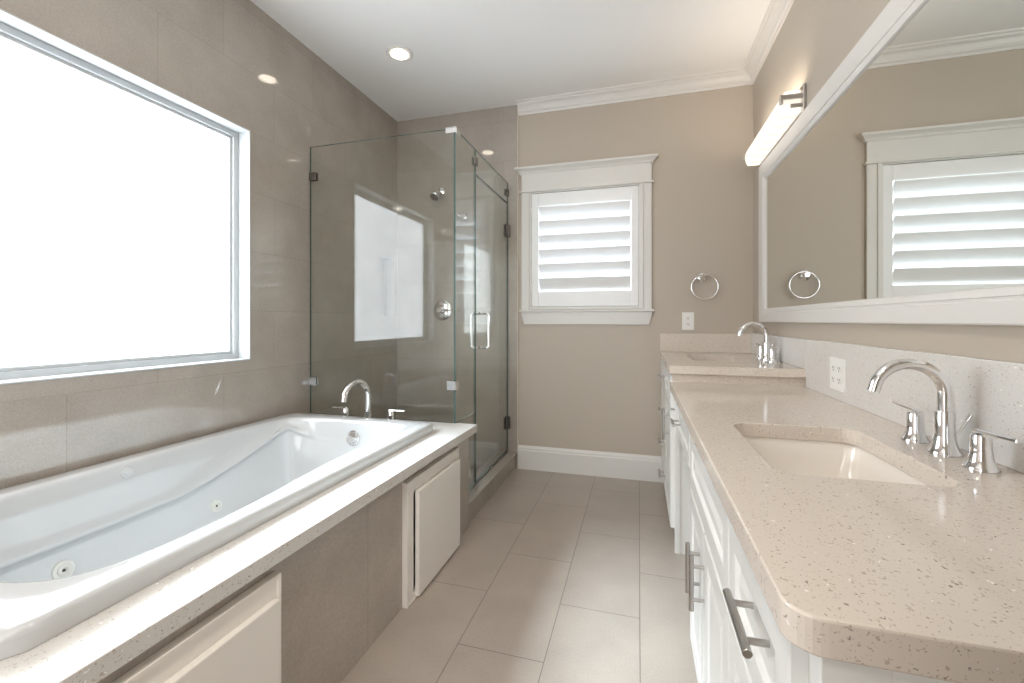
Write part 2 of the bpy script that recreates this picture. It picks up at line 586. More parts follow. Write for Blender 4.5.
# ------------------------------------------------------------------ window 2: casing around the shuttered window
w2 = bpy.data.objects.new('window_2', None); C.objects.link(w2); w2.location = (-0.385, YB, 1.1); struct(w2)
F = YB
b = NB()
for s, (xa, xb) in ((0, (-0.846, -0.785)), (1, (0.018, 0.088))):
    bx(b, xa, xb, F - 0.022, F, 1.198, 2.080, 0.002)
    xi = xb - 0.016 if s == 0 else xa
    bx(b, xi, xi + 0.016, F - 0.030, F - 0.02, 1.198, 2.080, 0.002)
obj('side_casing', b, M['trim'], w2)
b = NB()
bx(b, -0.846, 0.088, F - 0.024, F, 2.092, 2.222, 0.001)
bx(b, -0.866, 0.102, F - 0.036, F, 2.078, 2.092, 0.003)
# flared cap with returns
rings = []
for o_, z in ((0.0, 2.216), (0.006, 2.220), (0.010, 2.230), (0.022, 2.242), (0.034, 2.250), (0.036, 2.262)):
    rings.append([(-0.856 - o_, F, z), (0.094 + o_, F, z), (0.094 + o_, F - 0.024 - o_, z), (-0.856 - o_, F - 0.024 - o_, z)])
loft(b, rings, cap0=True, cap1=True)
obj('header', b, M['trim'], w2)
b = NB()
bx(b, -0.862, 0.106, F - 0.042, F, 1.184, 1.200, 0.004)
obj('stool', b, M['trim'], w2)
b = NB()
loft(b, [[(-0.850, F, 1.184), (0.092, F, 1.184), (0.092, F - 0.020, 1.184), (-0.850, F - 0.020, 1.184)],
         [(-0.848, F, 1.165), (0.090, F, 1.165), (0.090, F - 0.020, 1.165), (-0.848, F - 0.020, 1.165)],
         [(-0.828, F, 1.092), (0.070, F, 1.092), (0.070, F - 0.014, 1.092), (-0.828, F - 0.014, 1.092)]], cap0=True, cap1=True)
obj('apron', b, M['trim'], w2)
b = NB()
bx(b, W2[0], W2[1], F + 0.10, F + 0.104, W2[2], W2[3])
obj('pane', b, M['pane_back'], w2)

# plantation shutter
sh = thing('plantation_shutter', 'white plantation shutter with six wide louvres in the back wall window', 'shutter', (-0.385, F - 0.01, 1.205))
xa, xb, za, zb = -0.790, 0.022, 1.203, 2.088
b = NB()
for (p, q_, r_, s_) in ((xa, xa + 0.020, za, zb), (xb - 0.020, xb, za, zb), (xa + .02, xb - .02, za, za + 0.018), (xa + .02, xb - .02, zb - 0.018, zb)):
    bx(b, p, q_, F - 0.018, F + 0.04, r_, s_, 0.0015)
for (p, q_, r_, s_) in ((xa + .018, xa + 0.032, za + .018, zb - .018), (xb - 0.032, xb - .018, za + .018, zb - .018), (xa + .032, xb - .032, za + .018, za + 0.032), (xa + .032, xb - .032, zb - 0.032, zb - .018)):
    bx(b, p, q_, F + 0.018, F + 0.04, r_, s_)
obj('frame', b, M['trim'], sh)
pa, pb, ya, yb_ = xa + 0.0215, xb - 0.0215, F - 0.012, F + 0.016
box_obj('stile', M['shutter'], sh, pa, pa + 0.050, ya, yb_, za + .021, zb - .021, 0.002)
box_obj('stile', M['shutter'], sh, pb - 0.050, pb, ya, yb_, za + .021, zb - .021, 0.002)
box_obj('rail', M['shutter'], sh, pa + .0505, pb - .0505, ya + .001, yb_, 1.969, zb - .021, 0.002)
box_obj('rail', M['shutter'], sh, pa + .0505, pb - .0505, ya + .001, yb_, za + .021, 1.334, 0.002)
pitch = (1.969 - 1.334) / 6
for i in range(6):
    zc = 1.334 + pitch * (i + 0.5)
    b = NB()
    n = 20
    half, th = 0.0575, 0.0055
    pr_ = [(half * math.cos(2 * PI * k / n), th * math.sin(2 * PI * k / n)) for k in range(n)]
    t = math.radians(32)
    # long axis: room edge up, outer edge down
    ex = (-math.sin(t), math.cos(t)); ey = (math.cos(t), math.sin(t))
    ring = lambda x: [(x, F + 0.006 + u * ex[0] + v * ey[0], zc + u * ex[1] + v * ey[1]) for u, v in pr_]
    loft(b, [ring(pa + 0.053), ring(pb - 0.053)], cap0=True, cap1=True)
    obj('louver', b, M['shutter'], sh, smooth=True)
for zh in (1.36, 1.93):
    for xh in (xa + .0195, ):
        box_obj('hinge', M['shutter'], sh, xh, xh + .006, F - 0.024, F - 0.0125, zh - 0.03, zh + 0.03, 0.001)

# ------------------------------------------------------------------ tub surround
DZ = 0.56
su = thing('tub_surround', 'tiled tub surround with white speckled quartz deck beside the window wall', 'tub surround', (-1.4, 1.2, 0))
TX0, TX1, TY0, TY1 = -1.890, -0.992, 0.455, 2.040      # tub rim outer
deck_out = [(-0.868, 0.0), (-0.835, 2.225), (XL, 2.225), (XL, 0.0)]
deck_out = [(-0.868, 0.0), (-0.835, 2.219), (-0.841, 2.225), (XL + .001, 2.225), (XL + .001, 0.0)]
hole = rrect(TX0 + .03, TX1 - .03, TY0 + .03, TY1 - .03, 0.06)


def plate_hole(bm, outer, holes_c, inner, z0, z1, n=96):
    c = holes_c
    angs = [math.atan2(p[1] - c[1], p[0] - c[0]) for p in outer] + [math.atan2(p[1] - c[1], p[0] - c[0]) for p in inner] + [2 * PI * i / n - PI for i in range(n)]
    angs = sorted(set(round(a, 5) for a in angs))
    A = []
    for a in angs:
        if not A or a - A[-1] > 1e-3:
            A.append(a)
    o = [cast(outer, c, a) for a in A]
    i_ = [cast(inner, c, a) for a in A]
    rings = [[(*p, z0) for p in i_], [(*p, z1) for p in i_], [(*p, z1) for p in o], [(*p, z0) for p in o]]
    rings.append(rings[0])
    loft(bm, rings)
    bmesh.ops.remove_doubles(bm, verts=bm.verts, dist=1e-5)


b = NB()
plate_hole(b, deck_out, (-1.44, 1.25), hole, DZ - 0.04, DZ)
obj('deck_slab', b, M['quartz_w'], su, bevel=0.003)
b = NB()
bx(b, -0.96, -0.885, 0.0, 2.2, 0.0, DZ - 0.041)
bx(b, XL + .002, -0.885, 2.2, 2.222, 0.0, DZ - 0.041)
obj('tile_apron', b, M['tile_deck'], su)

# access panels
for i, (ya_, yb2, lab) in enumerate(((1.525, 2.035, 'cream access panel under the tub deck, the far one beside the shower'),
                                     (0.30, 0.900, 'cream access panel under the tub deck, the near one cut by the picture edge'))):
    ap = thing('access_panel', lab, 'access panel', (-0.87, (ya_ + yb2) / 2, 0), 'access panels in the tub surround')
    b = NB()
    zt, w = 0.487, 0.055
    xf0, xf1 = -0.8845, -0.866
    def rr(x, d, k=0):
        return [(x, ya_ + d, .001 + d * .5), (x, yb2 - d, .001 + d * .5), (x, yb2 - d, zt - d), (x, ya_ + d, zt - d)]
    loft(b, [rr(xf0, 0), rr(xf1 + .003, 0), rr(xf1 + .004, .001), rr(xf1 + .004, .009), rr(xf1, .012), rr(xf1, w), rr(xf0, w)], cap0=True, cap1=True)
    obj('frame', b, M['panel'], ap)
    b = NB()
    bx(b, xf1, xf1 + 0.019, ya_ + w + 0.012, yb2 - 0.018, 0.010, zt - w + 0.002, 0.003)
    obj('door', b, M['panel'], ap)

# ------------------------------------------------------------------ bathtub
tc_ = (-1.44, 1.24)
basin = [(-1.229, .560), (-1.145, .584), (-1.098, .625), (-1.072, .690), (-1.060, .78), (-1.056, .90), (-1.066, 1.07), (-1.081, 1.20), (-1.098, 1.40),
         (-1.100, 1.595), (-1.086, 1.764), (-1.082, 1.86), (-1.105, 1.918), (-1.17, 1.945), (-1.281, 1.962), (-1.42, 1.968), (-1.542, 1.966), (-1.68, 1.945), (-1.755, 1.912),
         (-1.792, 1.86), (-1.806, 1.76), (-1.812, 1.5), (-1.812, 1.2), (-1.810, .95), (-1.800, .76), (-1.775, .66), (-1.71, .595), (-1.60, .565), (-1.42, .556)]
bas = spline(basin, 6)
NT = 160
# sample by arc length of the basin outline, converted to angles
cum = [0]
for p, q_ in zip(bas, bas[1:] + bas[:1]):
    cum.append(cum[-1] + math.dist(p, q_))
angs = []
k = 0
for i in range(NT):
    s_ = cum[-1] * i / NT
    while cum[k + 1] < s_:
        k += 1
    f_ = (s_ - cum[k]) / (cum[k + 1] - cum[k])
    p, q_ = bas[k], bas[(k + 1) % len(bas)]
    angs.append(math.atan2(p[1] + (q_[1] - p[1]) * f_ - tc_[1], p[0] + (q_[0] - p[0]) * f_ - tc_[0]))
base_pts = [cast(bas, tc_, a) for a in angs]
nrm = []
for i in range(NT):
    p, q_ = base_pts[i - 3], base_pts[(i + 3) % NT]
    dx, dy = q_[0] - p[0], q_[1] - p[1]
    l = math.hypot(dx, dy)
    n_ = (-dy / l, dx / l)
    if n_[0] * (tc_[0] - base_pts[i][0]) + n_[1] * (tc_[1] - base_pts[i][1]) < 0:
        n_ = (-n_[0], -n_[1])
    nrm.append(n_)
def outr(d):
    pl = rrect(TX0 + d, TX1 - d, TY0 + d, TY1 - d, 0.035)
    return [cast(pl, tc_, a) for a in angs]
def lerp_tab(tab, x):
    if x <= tab[0][0]: return tab[0][1]
    for (a, fa), (b_, fb) in zip(tab, tab[1:]):
        if x <= b_:
            return fa + (fb - fa) * (x - a) / (b_ - a)
    return tab[-1][1]
ZL = [(.56, .420), (.785, .412), (.92, .408), (1.1, .408), (1.32, .412), (1.45, .433), (1.61, .475), (1.70, .503), (1.79, .532), (1.85, .552), (1.93, .572)]
def sm(x):
    x = max(0, min(1, x))
    return x * x * (3 - 2 * x)
RZ = 0.604
rings = []
for d, z in ((0, DZ + .001), (-0.0, .588), (.003, .597), (.009, .602), (.02, RZ)):
    rings.append([(*p, z) for p in outr(d)])
def bring(dw, zw, do, zo):
    """ring offset inwards: wall side uses dw, zw(y); the other sides do, zo"""
    R = []
    for p, n_ in zip(base_pts, nrm):
        w = sm((-1.45 - p[0]) / 0.25)
        w *= sm((1.98 - p[1]) / 0.10)
        z_w = zw(p[1]) if callable(zw) else zw
        d = do + (dw - do) * w
        z = zo + (z_w - zo) * w
        R.append((p[0] + n_[0] * d, p[1] + n_[1] * d, z))
    return R
zl = lambda y: lerp_tab(ZL, y)
rings.append(bring(-.014, RZ, -.014, RZ))
rings.append(bring(-.005, .602, -.005, .602))
rings.append(bring(.002, .596, .002, .596))
rings.append(bring(.007, .586, .007, .586))
rings.append(bring(.016, lambda y: zl(y) + .6 * (.586 - zl(y)), .014, .555))
rings.append(bring(.030, lambda y: zl(y) + .25 * (.586 - zl(y)), .020, .535))
rings.append(bring(.041, lambda y: zl(y) + .012, .024, .515))
rings.append(bring(.0445, lambda y: zl(y) + .004, .026, .505))
rings.append(bring(.0445, lambda y: zl(y) - .002, .028, .500))
rings.append(bring(.040, lambda y: zl(y) - .008, .030, .495))
rings.append(bring(.031, lambda y: zl(y) - .016, .033, .485))
rings.append(bring(.029, lambda y: zl(y) - .022, .035, .478))
rings.append(bring(.031, lambda y: zl(y) - .034, .040, .465))
rings.append(bring(.050, lambda y: zl(y) * .5 + .5 * .20, .060, .36))
rings.append(bring(.080, .23, .085, .24))
rings.append(bring(.115, .19, .110, .19))
rings.append(bring(.150, .168, .150, .168))
rings.append(bring(.210, .162, .210, .162))
fl = rings[-1]
for k_ in (0.6, 0.3):
    rings.append([(tc_[0] + (x - tc_[0]) * k_, tc_[1] + (y - tc_[1]) * k_, .158) for x, y, z in fl])
tub = thing('bathtub', 'white drop-in whirlpool bathtub set in the quartz deck under the frosted window', 'bathtub', (-1.44, 1.25, DZ))
b = NB()
loft(b, rings, cap1=True)
bmesh.ops.recalc_face_normals(b, faces=b.faces)
bvh = BVHTree.FromBMesh(b)
tsh = obj('shell', b, M['acrylic'], tub, smooth=True)


def fitting(o, d, radius, kind):
    hit, nn, _, _ = bvh.ray_cast(Vector(o), Vector(d))
    if nn.dot(Vector(d)) > 0:
        nn = -nn
    b = NB()
    if kind == 'jet':
        lathe(b, [(radius, -.004), (radius, .001), (radius * .93, .004), (radius * .72, .0045), (radius * .66, .002), (radius * .58, .002), (radius * .5, .006), (radius * .30, .007), (radius * .26, .003)], hit, nn)
        j = obj('jet', b, M['jet'], tub, smooth=True, origin=hit)
        b = NB(); lathe(b, [(radius * .16, .002), (radius * .16, .0045)], hit, nn, 16)
        obj('nozzle', b, M['dark'], j)
    elif kind == 'cap':
        lathe(b, [(radius, -.004), (radius, .001), (radius * .9, .004), (radius * .6, .0045), (radius * .55, .008), (radius * .1, .009)], hit, nn)
        obj('air_control', b, M['acrylic'], tub, smooth=True, origin=hit)
    else:
        lathe(b, [(radius, -.004), (radius, .006), (radius * .9, .010), (radius * .78, .010), (radius * .74, .006), (radius * .7, .006), (radius * .66, .012), (radius * .1, .013)], hit, nn, 40)
        j = obj('overflow_drain', b, M['chrome'], tub, smooth=True, origin=hit)
    return hit


fitting((-1.44, 1.157, .563), (-1, 0, 0), .021, 'cap')
fitting((-1.44, 1.475, .315), (-1, 0, 0), .026, 'jet')
fitting((-1.44, .950, .322), (-1, 0, 0), .030, 'jet')
fitting((-1.41, 1.24, .515), (0, 1, 0), .038, 'drain')

# tub faucet on the deck
def pipe_spout(bm, base, reach, r, zc, R, dirv, tip, zb):
    """column rising at base, arch of radius R in direction dirv, ending tip below the centre"""
    bxp, byp = base
    path = [(bxp, byp, zb)]
    nn = 4
    for i in range(1, nn + 1):
        path.append((bxp, byp, zb + (zc - zb) * i / nn))
    for i in range(1, 25):
        a = PI * 0.94 * i / 24
        path.append((bxp + dirv[0] * R * (1 - math.cos(a)), byp + dirv[1] * R * (1 - math.cos(a)), zc + R * math.sin(a)))
    lx, ly, lz = path[-1]
    tv = Vector(path[-1]) - Vector(path[-2]); tv.normalize()
    e = Vector(path[-1]) + tv * tip
    path.append(tuple(e))
    tube(bm, path, r, 24)


tf = thing('tub_faucet', 'chrome gooseneck tub faucet with two lever handles on the tub deck end', 'faucet', (-1.453, 2.135, DZ))
b = NB()
lathe(b, [(.023, 0), (.023, .010), (.019, .013), (.0185, .055), (.016, .058)], (-1.453, 2.135, DZ))
pipe_spout(b, (-1.453, 2.135), 0, .0165, .697, .088, (-0.14, -0.99), .02, DZ + .03)
obj('spout', b, M['chrome'], tf, smooth=True)
for hx, sx in ((-1.600, -1), (-1.308, 1)):
    b = NB()
    lathe(b, [(.022, 0), (.022, .008), (.0185, .010), (.0185, .058), (.017, .062), (.005, .063)], (hx, 2.135, DZ))
    h = obj('handle', b, M['chrome'], tf, smooth=True, origin=(hx, 2.135, DZ))
    b = NB()
    bx(b, min(hx - sx * .012, hx + sx * .085), max(hx - sx * .012, hx + sx * .085), 2.128, 2.142, DZ + .062, DZ + .071, .003)
    obj('lever', b, M['chrome'], h)

# ------------------------------------------------------------------ shower
struct(box_obj('trim_4', M['tile_curb'], None, -1.03, -0.900, 2.223, YB - .009, 0, 0.108))
struct(box_obj('trim_5', M['tile_curb'], None, -1.035, -0.886, 2.223, YB - .009, 0.108, 0.122, 0.002))
struct(box_obj('floor_shower', M['mosaic'], None, XL + .001, -1.03, 2.223, YB - .01, 0.0, 0.03))

GX, GY, GT = -0.959, 2.209, 2.165
en = thing('shower_enclosure', 'frameless clear glass shower enclosure in the corner behind the tub', 'shower enclosure', (GX, GY, DZ))
T = 0.010
def pane(name, x0, x1, y0, y1, z0, z1, parent=en, edges=()):
    b = NB()
    bx(b, x0, x1, y0, y1, z0, z1)
    o = obj(name, b, [M['glass'], M['glass_edge']], parent)
    # narrow polished edges show the green of the glass
    thin = 0 if (x1 - x0) < (y1 - y0) else 1
    for p in o.data.polygons:
        if abs(p.normal[thin]) < 0.5:
            c = p.center
            if (abs(p.normal.z) > .5) or True:
                p.material_index = 1
    return o
pane('front_panel', XL + .004, GX - T / 2 - .0005, GY - T / 2, GY + T / 2, DZ + .002, GT)
pane('side_panel', GX - T / 2, GX + T / 2, GY - T / 2 , 2.512, DZ + .002, GT)
pane('lower_side_panel', GX - T / 2, GX + T / 2, 2.228, 2.512, 0.128, DZ + .0015)
pane('transom', GX - T / 2, GX + T / 2, 2.515, YB - .013, 2.014, GT)
dr = pane('door', GX - T / 2, GX + T / 2, 2.516, YB - .018, 0.134, 2.008)
# pull: two D loops back to back
b = NB()
hy, r = 2.600, .0085
for sx in (-1, 1):
    zt, zb_ = 1.165, 0.948
    out = .058
    c_ = .018
    path = [(GX + sx * T / 2, hy, zt)]
    for a in range(0, 7):
        t_ = PI / 2 * a / 6
        path.append((GX + sx * (out - c_ + c_ * math.sin(t_)), hy, zt - c_ + c_ * math.cos(t_)))
    for a in range(0, 7):
        t_ = PI / 2 * a / 6
        path.append((GX + sx * (out - c_ + c_ * math.cos(t_)), hy, zb_ + c_ - c_ * math.sin(t_)))
    path.append((GX + sx * T / 2, hy, zb_))
    tube(b, path, r, 14)
    lathe(b, [(.013, 0), (.013, .004)], (GX + sx * T / 2, hy, zt), (sx, 0, 0), 20)
    lathe(b, [(.013, 0), (.013, .004)], (GX + sx * T / 2, hy, zb_), (sx, 0, 0), 20)
obj('pull_handle', b, M['chrome'], dr, smooth=True)
# hinges at the wall
for hz in (1.800, 0.345):
    b = NB()
    ye = YB - .0105
    for sx in (-1, 1):
        xo = GX + sx * (T / 2 + .006)
        bx(b, min(xo, GX + sx * T / 2), max(xo, GX + sx * T / 2), ye - .062, ye - .004, hz - .045, hz + .045, .002)
    bx(b, GX - .022, GX + .022, ye - .012, ye, hz - .045, hz + .045, .002)
    lathe(b, [(.008, -.046), (.008, .046)], (GX, ye - .014, hz), (0, 0, 1), 16)
    obj('hinge', b, M['bronze'], dr)
def clip(x0, x1, y0, y1, z0, z1, mat='nickel'):
    return box_obj('clip', M[mat], en, x0, x1, y0, y1, z0, z1, 0.002)
# wall clips of the front panel
for cz in (1.985, 0.755):
    b = NB()
    bx(b, XL + .0005, XL + .050, GY - T / 2 - .007, GY - T / 2, cz - .024, cz + .024, .002)
    bx(b, XL + .0005, XL + .050, GY + T / 2, GY + T / 2 + .007, cz - .024, cz + .024, .002)
    obj('clip', b, M['bronze' if cz > 1 else 'chrome'], en)
# corner clips
b = NB()
bx(b, GX - .052, GX + T / 2 + .002, GY - T / 2 - .006, GY - T / 2, GT - .026, GT + .004, .001)
bx(b, GX - .052, GX + T / 2 + .006, GY - T / 2 - .006, GY + .05, GT + .0005, GT + .006, .001)
bx(b, GX + T / 2, GX + T / 2 + .006, GY - T / 2, GY + .05, GT - .026, GT + .004, .001)
obj('clip', b, M['chrome'], en)
b = NB()
bx(b, GX - .044, GX + T / 2 + .002, GY - T / 2 - .007, GY - T / 2, .742, .790, .001)
bx(b, GX + T / 2, GX + T / 2 + .006, GY - T / 2, GY + .03, .742, .790, .001)
obj('clip', b, M['chrome'], en)
# clamp joining fixed panel and transom, transom wall clip
for yc in (2.512, YB - .035):
    b = NB()
    for sx in (-1, 1):
        a_, c2 = GX + sx * T / 2, GX + sx * (T / 2 + .007)
        bx(b, min(a_, c2), max(a_, c2), yc - .024, yc + .024, 2.065, 2.115, .002)
    obj('clip', b, M['bronze'], en)
# bottom channel and threshold strip
box_obj('bottom_channel', M['nickel'], en, GX - .008, GX + .008, 2.228, YB - .012, .1225, .1275)

# shower head
hp = Vector((-1.510, YB - .009, 2.150))
hd = thing('showerhead', 'round chrome shower head on a short arm on the tiled back wall', 'shower head', hp)
b = NB(); lathe(b, [(.030, 0), (.029, .006), (.014, .012), (.010, .014)], hp, (0, -1, 0))
obj('flange', b, M['chrome'], hd, smooth=True)
b = NB()
tube(b, [hp + Vector(v) for v in ((0, -.005, 0), (.0, -.022, -.001), (-.001, -.038, -.006), (-.003, -.050, -.016), (-.005, -.058, -.026))], .0105, 16)
obj('arm', b, M['chrome'], hd, smooth=True)
b = NB()
ax = Vector((-.15, -.60, -.78)).normalized()
lathe(b, [(.012, -.012), (.016, 0), (.016, .014), (.024, .022), (.040, .040), (.043, .046), (.043, .056), (.040, .059), (.036, .057), (.006, .057)], hp + Vector((-.005, -.058, -.026)), ax)
hh = obj('head', b, M['chrome'], hd, smooth=True)
b = NB(); lathe(b, [(.033, .0575), (.033, .0590)], hp + Vector((-.005, -.058, -.026)), ax)
obj('spray_face', b, M['nickel'], hh)

vv = Vector((-1.497, YB - .009, 1.200))
sv = thing('shower_valve', 'round chrome shower valve plate with a lever below the shower head', 'shower valve', vv)
b = NB(); lathe(b, [(.080, 0), (.080, .004), (.074, .009), (.050, .013), (.030, .016), (.028, .034), (.024, .040)], vv, (0, -1, 0), 48)
obj('plate', b, M['chrome'], sv, smooth=True)
b = NB(); lathe(b, [(.021, .038), (.021, .070), (.018, .075)], vv, (0, -1, 0))
tube(b, [vv + Vector(v) for v in ((0, -.060, 0), (.045, -.064, .0), (.095, -.066, .0))], [.009, .0075, .0065], 14)
obj('lever', b, M['chrome'], sv, smooth=True)

# double robe hook
rv = Vector((-1.312, YB - .009, 1.934))
rh = thing('robe_hook', 'small chrome double robe hook on the tiled wall beside the shower head', 'hook', rv)
b = NB(); lathe(b, [(.024, 0), (.024, .005), (.020, .009), (.010, .011), (.009, .04), (.012, .046)], rv, (0, -1, 0))
obj('mount', b, M['chrome'], rh, smooth=True)
for s_ in (-1, 1):
    b = NB(); tube(b, [rv + Vector(v) for v in ((0, -.035, 0), (s_ * .02, -.038, -.003), (s_ * .036, -.043, .004), (s_ * .042, -.046, .018))], [.006, .006, .006, .009], 12)
    obj('prong', b, M['chrome'], rh, smooth=True)

# ------------------------------------------------------------------ vanity
CX = 0.145            # counter front edge
UZ, LZ = 0.905, 0.826
YU, YN = 2.245, 0.500
BX = 0.707            # backsplash face

def front_panel(bm, xf, y0, y1, z0, z1, w, raised=True, th=0.020):
    """cabinet door or drawer front facing -x with framed and raised panel"""
    x1 = xf + th
    loftr = []
    def rr(d, x):
        return [(x, y0 + d, z0 + d), (x, y1 - d, z0 + d), (x, y1 - d, z1 - d), (x, y0 + d, z1 - d)]
    loftr.append(rr(0, x1)); loftr.append(rr(0, xf + .003)); loftr.append(rr(.003, xf))
    loftr.append(rr(w, xf)); loftr.append(rr(w + .006, xf + .008))
    if raised:
        loftr.append(rr(w + .012, xf + .008)); loftr.append(rr(w + .032, xf + .001))
    loft(bm, loftr, cap0=True, cap1=True)


def bar_pull(name, parent, x, yc, zc, L, vert, r=.006, post=.030, xface=None):
    """brushed nickel bar pull"""
    b = NB()
    d = Vector((0, 0, 1)) if vert else Vector((0, 1, 0))
    c = Vector((x, yc, zc))
    lathe(b, [(r - .0008, -L / 2), (r, -L / 2 + .0008), (r, L / 2 - .0008), (r - .0008, L / 2)], c, d, 20)
    for s in (-1, 1):
        p = c + d * (s * L * 0.30)
        lathe(b, [(.0045, 0), (.0045, xface - x)], p, (1, 0, 0), 14)
    return obj(name, b, M['nickel'], parent, smooth=True)


# ---- lower vanity: sink cabinet with drawers, knee space and apron drawer
XD, XF = 0.158, 0.178
lv = thing('vanity_cabinet', 'white vanity cabinet below the near sink with bar pulls', 'cabinet', (0.45, 1.1, 0), 'white vanity cabinets')
b = NB()
bx(b, XF, XR - .002, 0.530, 1.700, 0.095, 0.60, .001)
bx(b, XF, XF + .02, 0.530, 1.700, 0.60, LZ - .042, .001)
bx(b, XF + .02, XR - .002, 0.530, 0.548, 0.60, LZ - .042)
bx(b, XF + .02, XR - .002, 1.682, 1.700, 0.60, LZ - .042, .001)
bx(b, XF + .07, XR - .002, 0.545, 1.70, 0.0, 0.095)
obj('body', b, M['cab'], lv)
# end panel with frame facing the camera side
b = NB()
def end_frame(bm, ys, x0, x1, z0, z1, w):
    bx(bm, x0, x0 + w, ys - .018, ys, z0, z1, .001); bx(bm, x1 - w, x1, ys - .018, ys, z0, z1, .001)
    bx(bm, x0 + w, x1 - w, ys - .018, ys, z1 - w, z1, .001); bx(bm, x0 + w, x1 - w, ys - .018, ys, z0, z0 + w, .001)
end_frame(b, .529, XF - .001, XR - .01, 0.0, LZ - .042, .06)
obj('end_panel', b, M['cab'], lv)
def front(kind, y0, y1, z0, z1, w, pull=None, parent=lv, raised=True):
    b = NB(); front_panel(b, XD, y0, y1, z0, z1, w, raised)
    o = obj(kind, b, M['cab'], parent, origin=(XD, (y0 + y1) / 2, (z0 + z1) / 2))
    if pull:
        vert, yc, zc, L = pull
        bar_pull('handle', o, XD - .030, yc, zc, L, vert, xface=XD)
    return o
front('false_front', .885, 1.505, .595, .770, .048)
front('door', 1.198, 1.505, .110, .585, .055, (True, 1.275, .450, .135))
front('door', .885, 1.192, .110, .585, .055, (True, 1.190, .458, .140))
front('drawer', .548, .875, .595, .770, .048, (False, .660, .712, .130))
front('drawer', .548, .875, .355, .585, .048, (False, .700, .47, .155))
front('drawer', .548, .875, .110, .345, .048, (False, .700, .23, .155))
# apron with drawer over the knee space
b = NB(); bx(b, XF + .016, XR - .002, 1.7005, 2.2445, .585, LZ - .042, .001)
obj('apron', b, M['cab'], lv)
XD = .176
front('drawer', 1.704, 2.242, .585, .780, .045, (False, 2.08, .665, .130), raised=False)

# ---- upper vanity
uv = thing('vanity_cabinet', 'white vanity cabinet under the far raised countertop by the back wall', 'cabinet', (0.45, 2.7, 0), 'white vanity cabinets')
b = NB()
bx(b, .170, XR - .002, 2.262, YB - .018, 0.092, 0.68, .001)
bx(b, .170, .190, 2.262, YB - .018, 0.68, UZ - .042, .001)
bx(b, .190, XR - .002, 2.262, 2.280, 0.68, UZ - .042)
bx(b, .190, XR - .002, YB - .036, YB - .018, 0.68, UZ - .042)
bx(b, .245, XR - .002, 2.262, YB - .018, 0.0, 0.092)
obj('body', b, M['cab'], uv)
b = NB()
bx(b, .168, .192, 2.2455, 2.2615, 0.0, UZ - .042, .001)
bx(b, .192, .60, 2.250, 2.2615, 0.0, UZ - .042)
bx(b, .60, XR - .003, 2.2455, 2.2615, 0.0, UZ - .042, .001)
obj('end_panel', b, M['cab'], uv)
XD = 0.150
def ufront(kind, y0, y1, z0, z1, w, pull=None):
    b = NB(); front_panel(b, XD, y0, y1, z0, z1, w, True)
    o = obj(kind, b, M['cab'], uv, origin=(XD, (y0 + y1) / 2, (z0 + z1) / 2))
    if pull:
        vert, yc, zc, L = pull
        bar_pull('handle', o, XD - .030, yc, zc, L, vert, xface=XD)
ufront('false_front', 2.285, 2.70, .69, .85, .04)
ufront('door', 2.285, 2.70, .105, .68, .05, (True, 2.335, .60, .15))
ufront('drawer', 2.71, 3.165, .69, .85, .04, (False, 2.78, .785, .13))
ufront('drawer', 2.71, 3.165, .49, .68, .04, (False, 2.78, .585, .13))
ufront('drawer', 2.71, 3.165, .30, .48, .04, (False, 2.78, .39, .13))
ufront('drawer', 2.71, 3.165, .105, .29, .04, (False, 2.78, .20, .13))

# ---- countertops
SL = (0.258, 0.560, 0.960, 1.400)
ct = thing('countertop', 'long speckled quartz countertop of the near vanity with a rectangular sink cutout', 'countertop', (0.45, 1.35, LZ))
b = NB()
xr = XR - .001
rc = .035
outer = [(CX + rc * (1 - math.cos(a)), YN + rc * (1 - math.sin(a))) for a in [PI / 2 * i / 8 for i in range(9)]]
outer = [(xr, YN)] + outer[::-1] + [(CX, YU), (xr, YU)]
plate_hole(b, outer, ((SL[0] + SL[1]) / 2, (SL[2] + SL[3]) / 2), rrect(*SL, .045), LZ - .040, LZ)
obj('slab', b, M['quartz'], ct, bevel=.003)
bs = box_obj('backsplash', M['quartz_w'], None, BX, XR - .001, YN, 2.2140, LZ + .0005, 1.037, .002)
tag(bs, 'tall speckled quartz backsplash behind the near sink', 'backsplash')

SU = (0.285, 0.560, 2.53, 2.95)
ct2 = thing('countertop', 'short raised quartz countertop in the corner by the back wall', 'countertop', (0.45, 2.7, UZ))
b = NB()
outer = [(xr, YU - .030), (CX - .002, YU - .030), (CX - .002, YB - .001), (xr, YB - .001)]
plate_hole(b, outer, ((SU[0] + SU[1]) / 2, (SU[2] + SU[3]) / 2), rrect(*SU, .03), UZ - .038, UZ)
obj('slab', b, M['quartz'], ct2, bevel=.003)
b = NB(); bx(b, CX + .012, XR - .002, YU - .004, YU + .0, LZ + .0005, UZ - .0385)
obj('riser', b, M['quartz'], ct2)
bs2 = box_obj('backsplash', M['quartz'], None, CX - .002, XR - .001, YB - .020, YB - .0005, UZ + .0005, 1.032, .002)
tag(bs2, 'low quartz backsplash along the back wall behind the raised countertop', 'backsplash')
bs3 = box_obj('backsplash', M['quartz_w'], None, BX, XR - .001, YU - .0305, YB - .021, UZ + .0005, 1.037, .002)
tag(bs3, 'low quartz backsplash on the mirror wall behind the far faucet', 'backsplash')

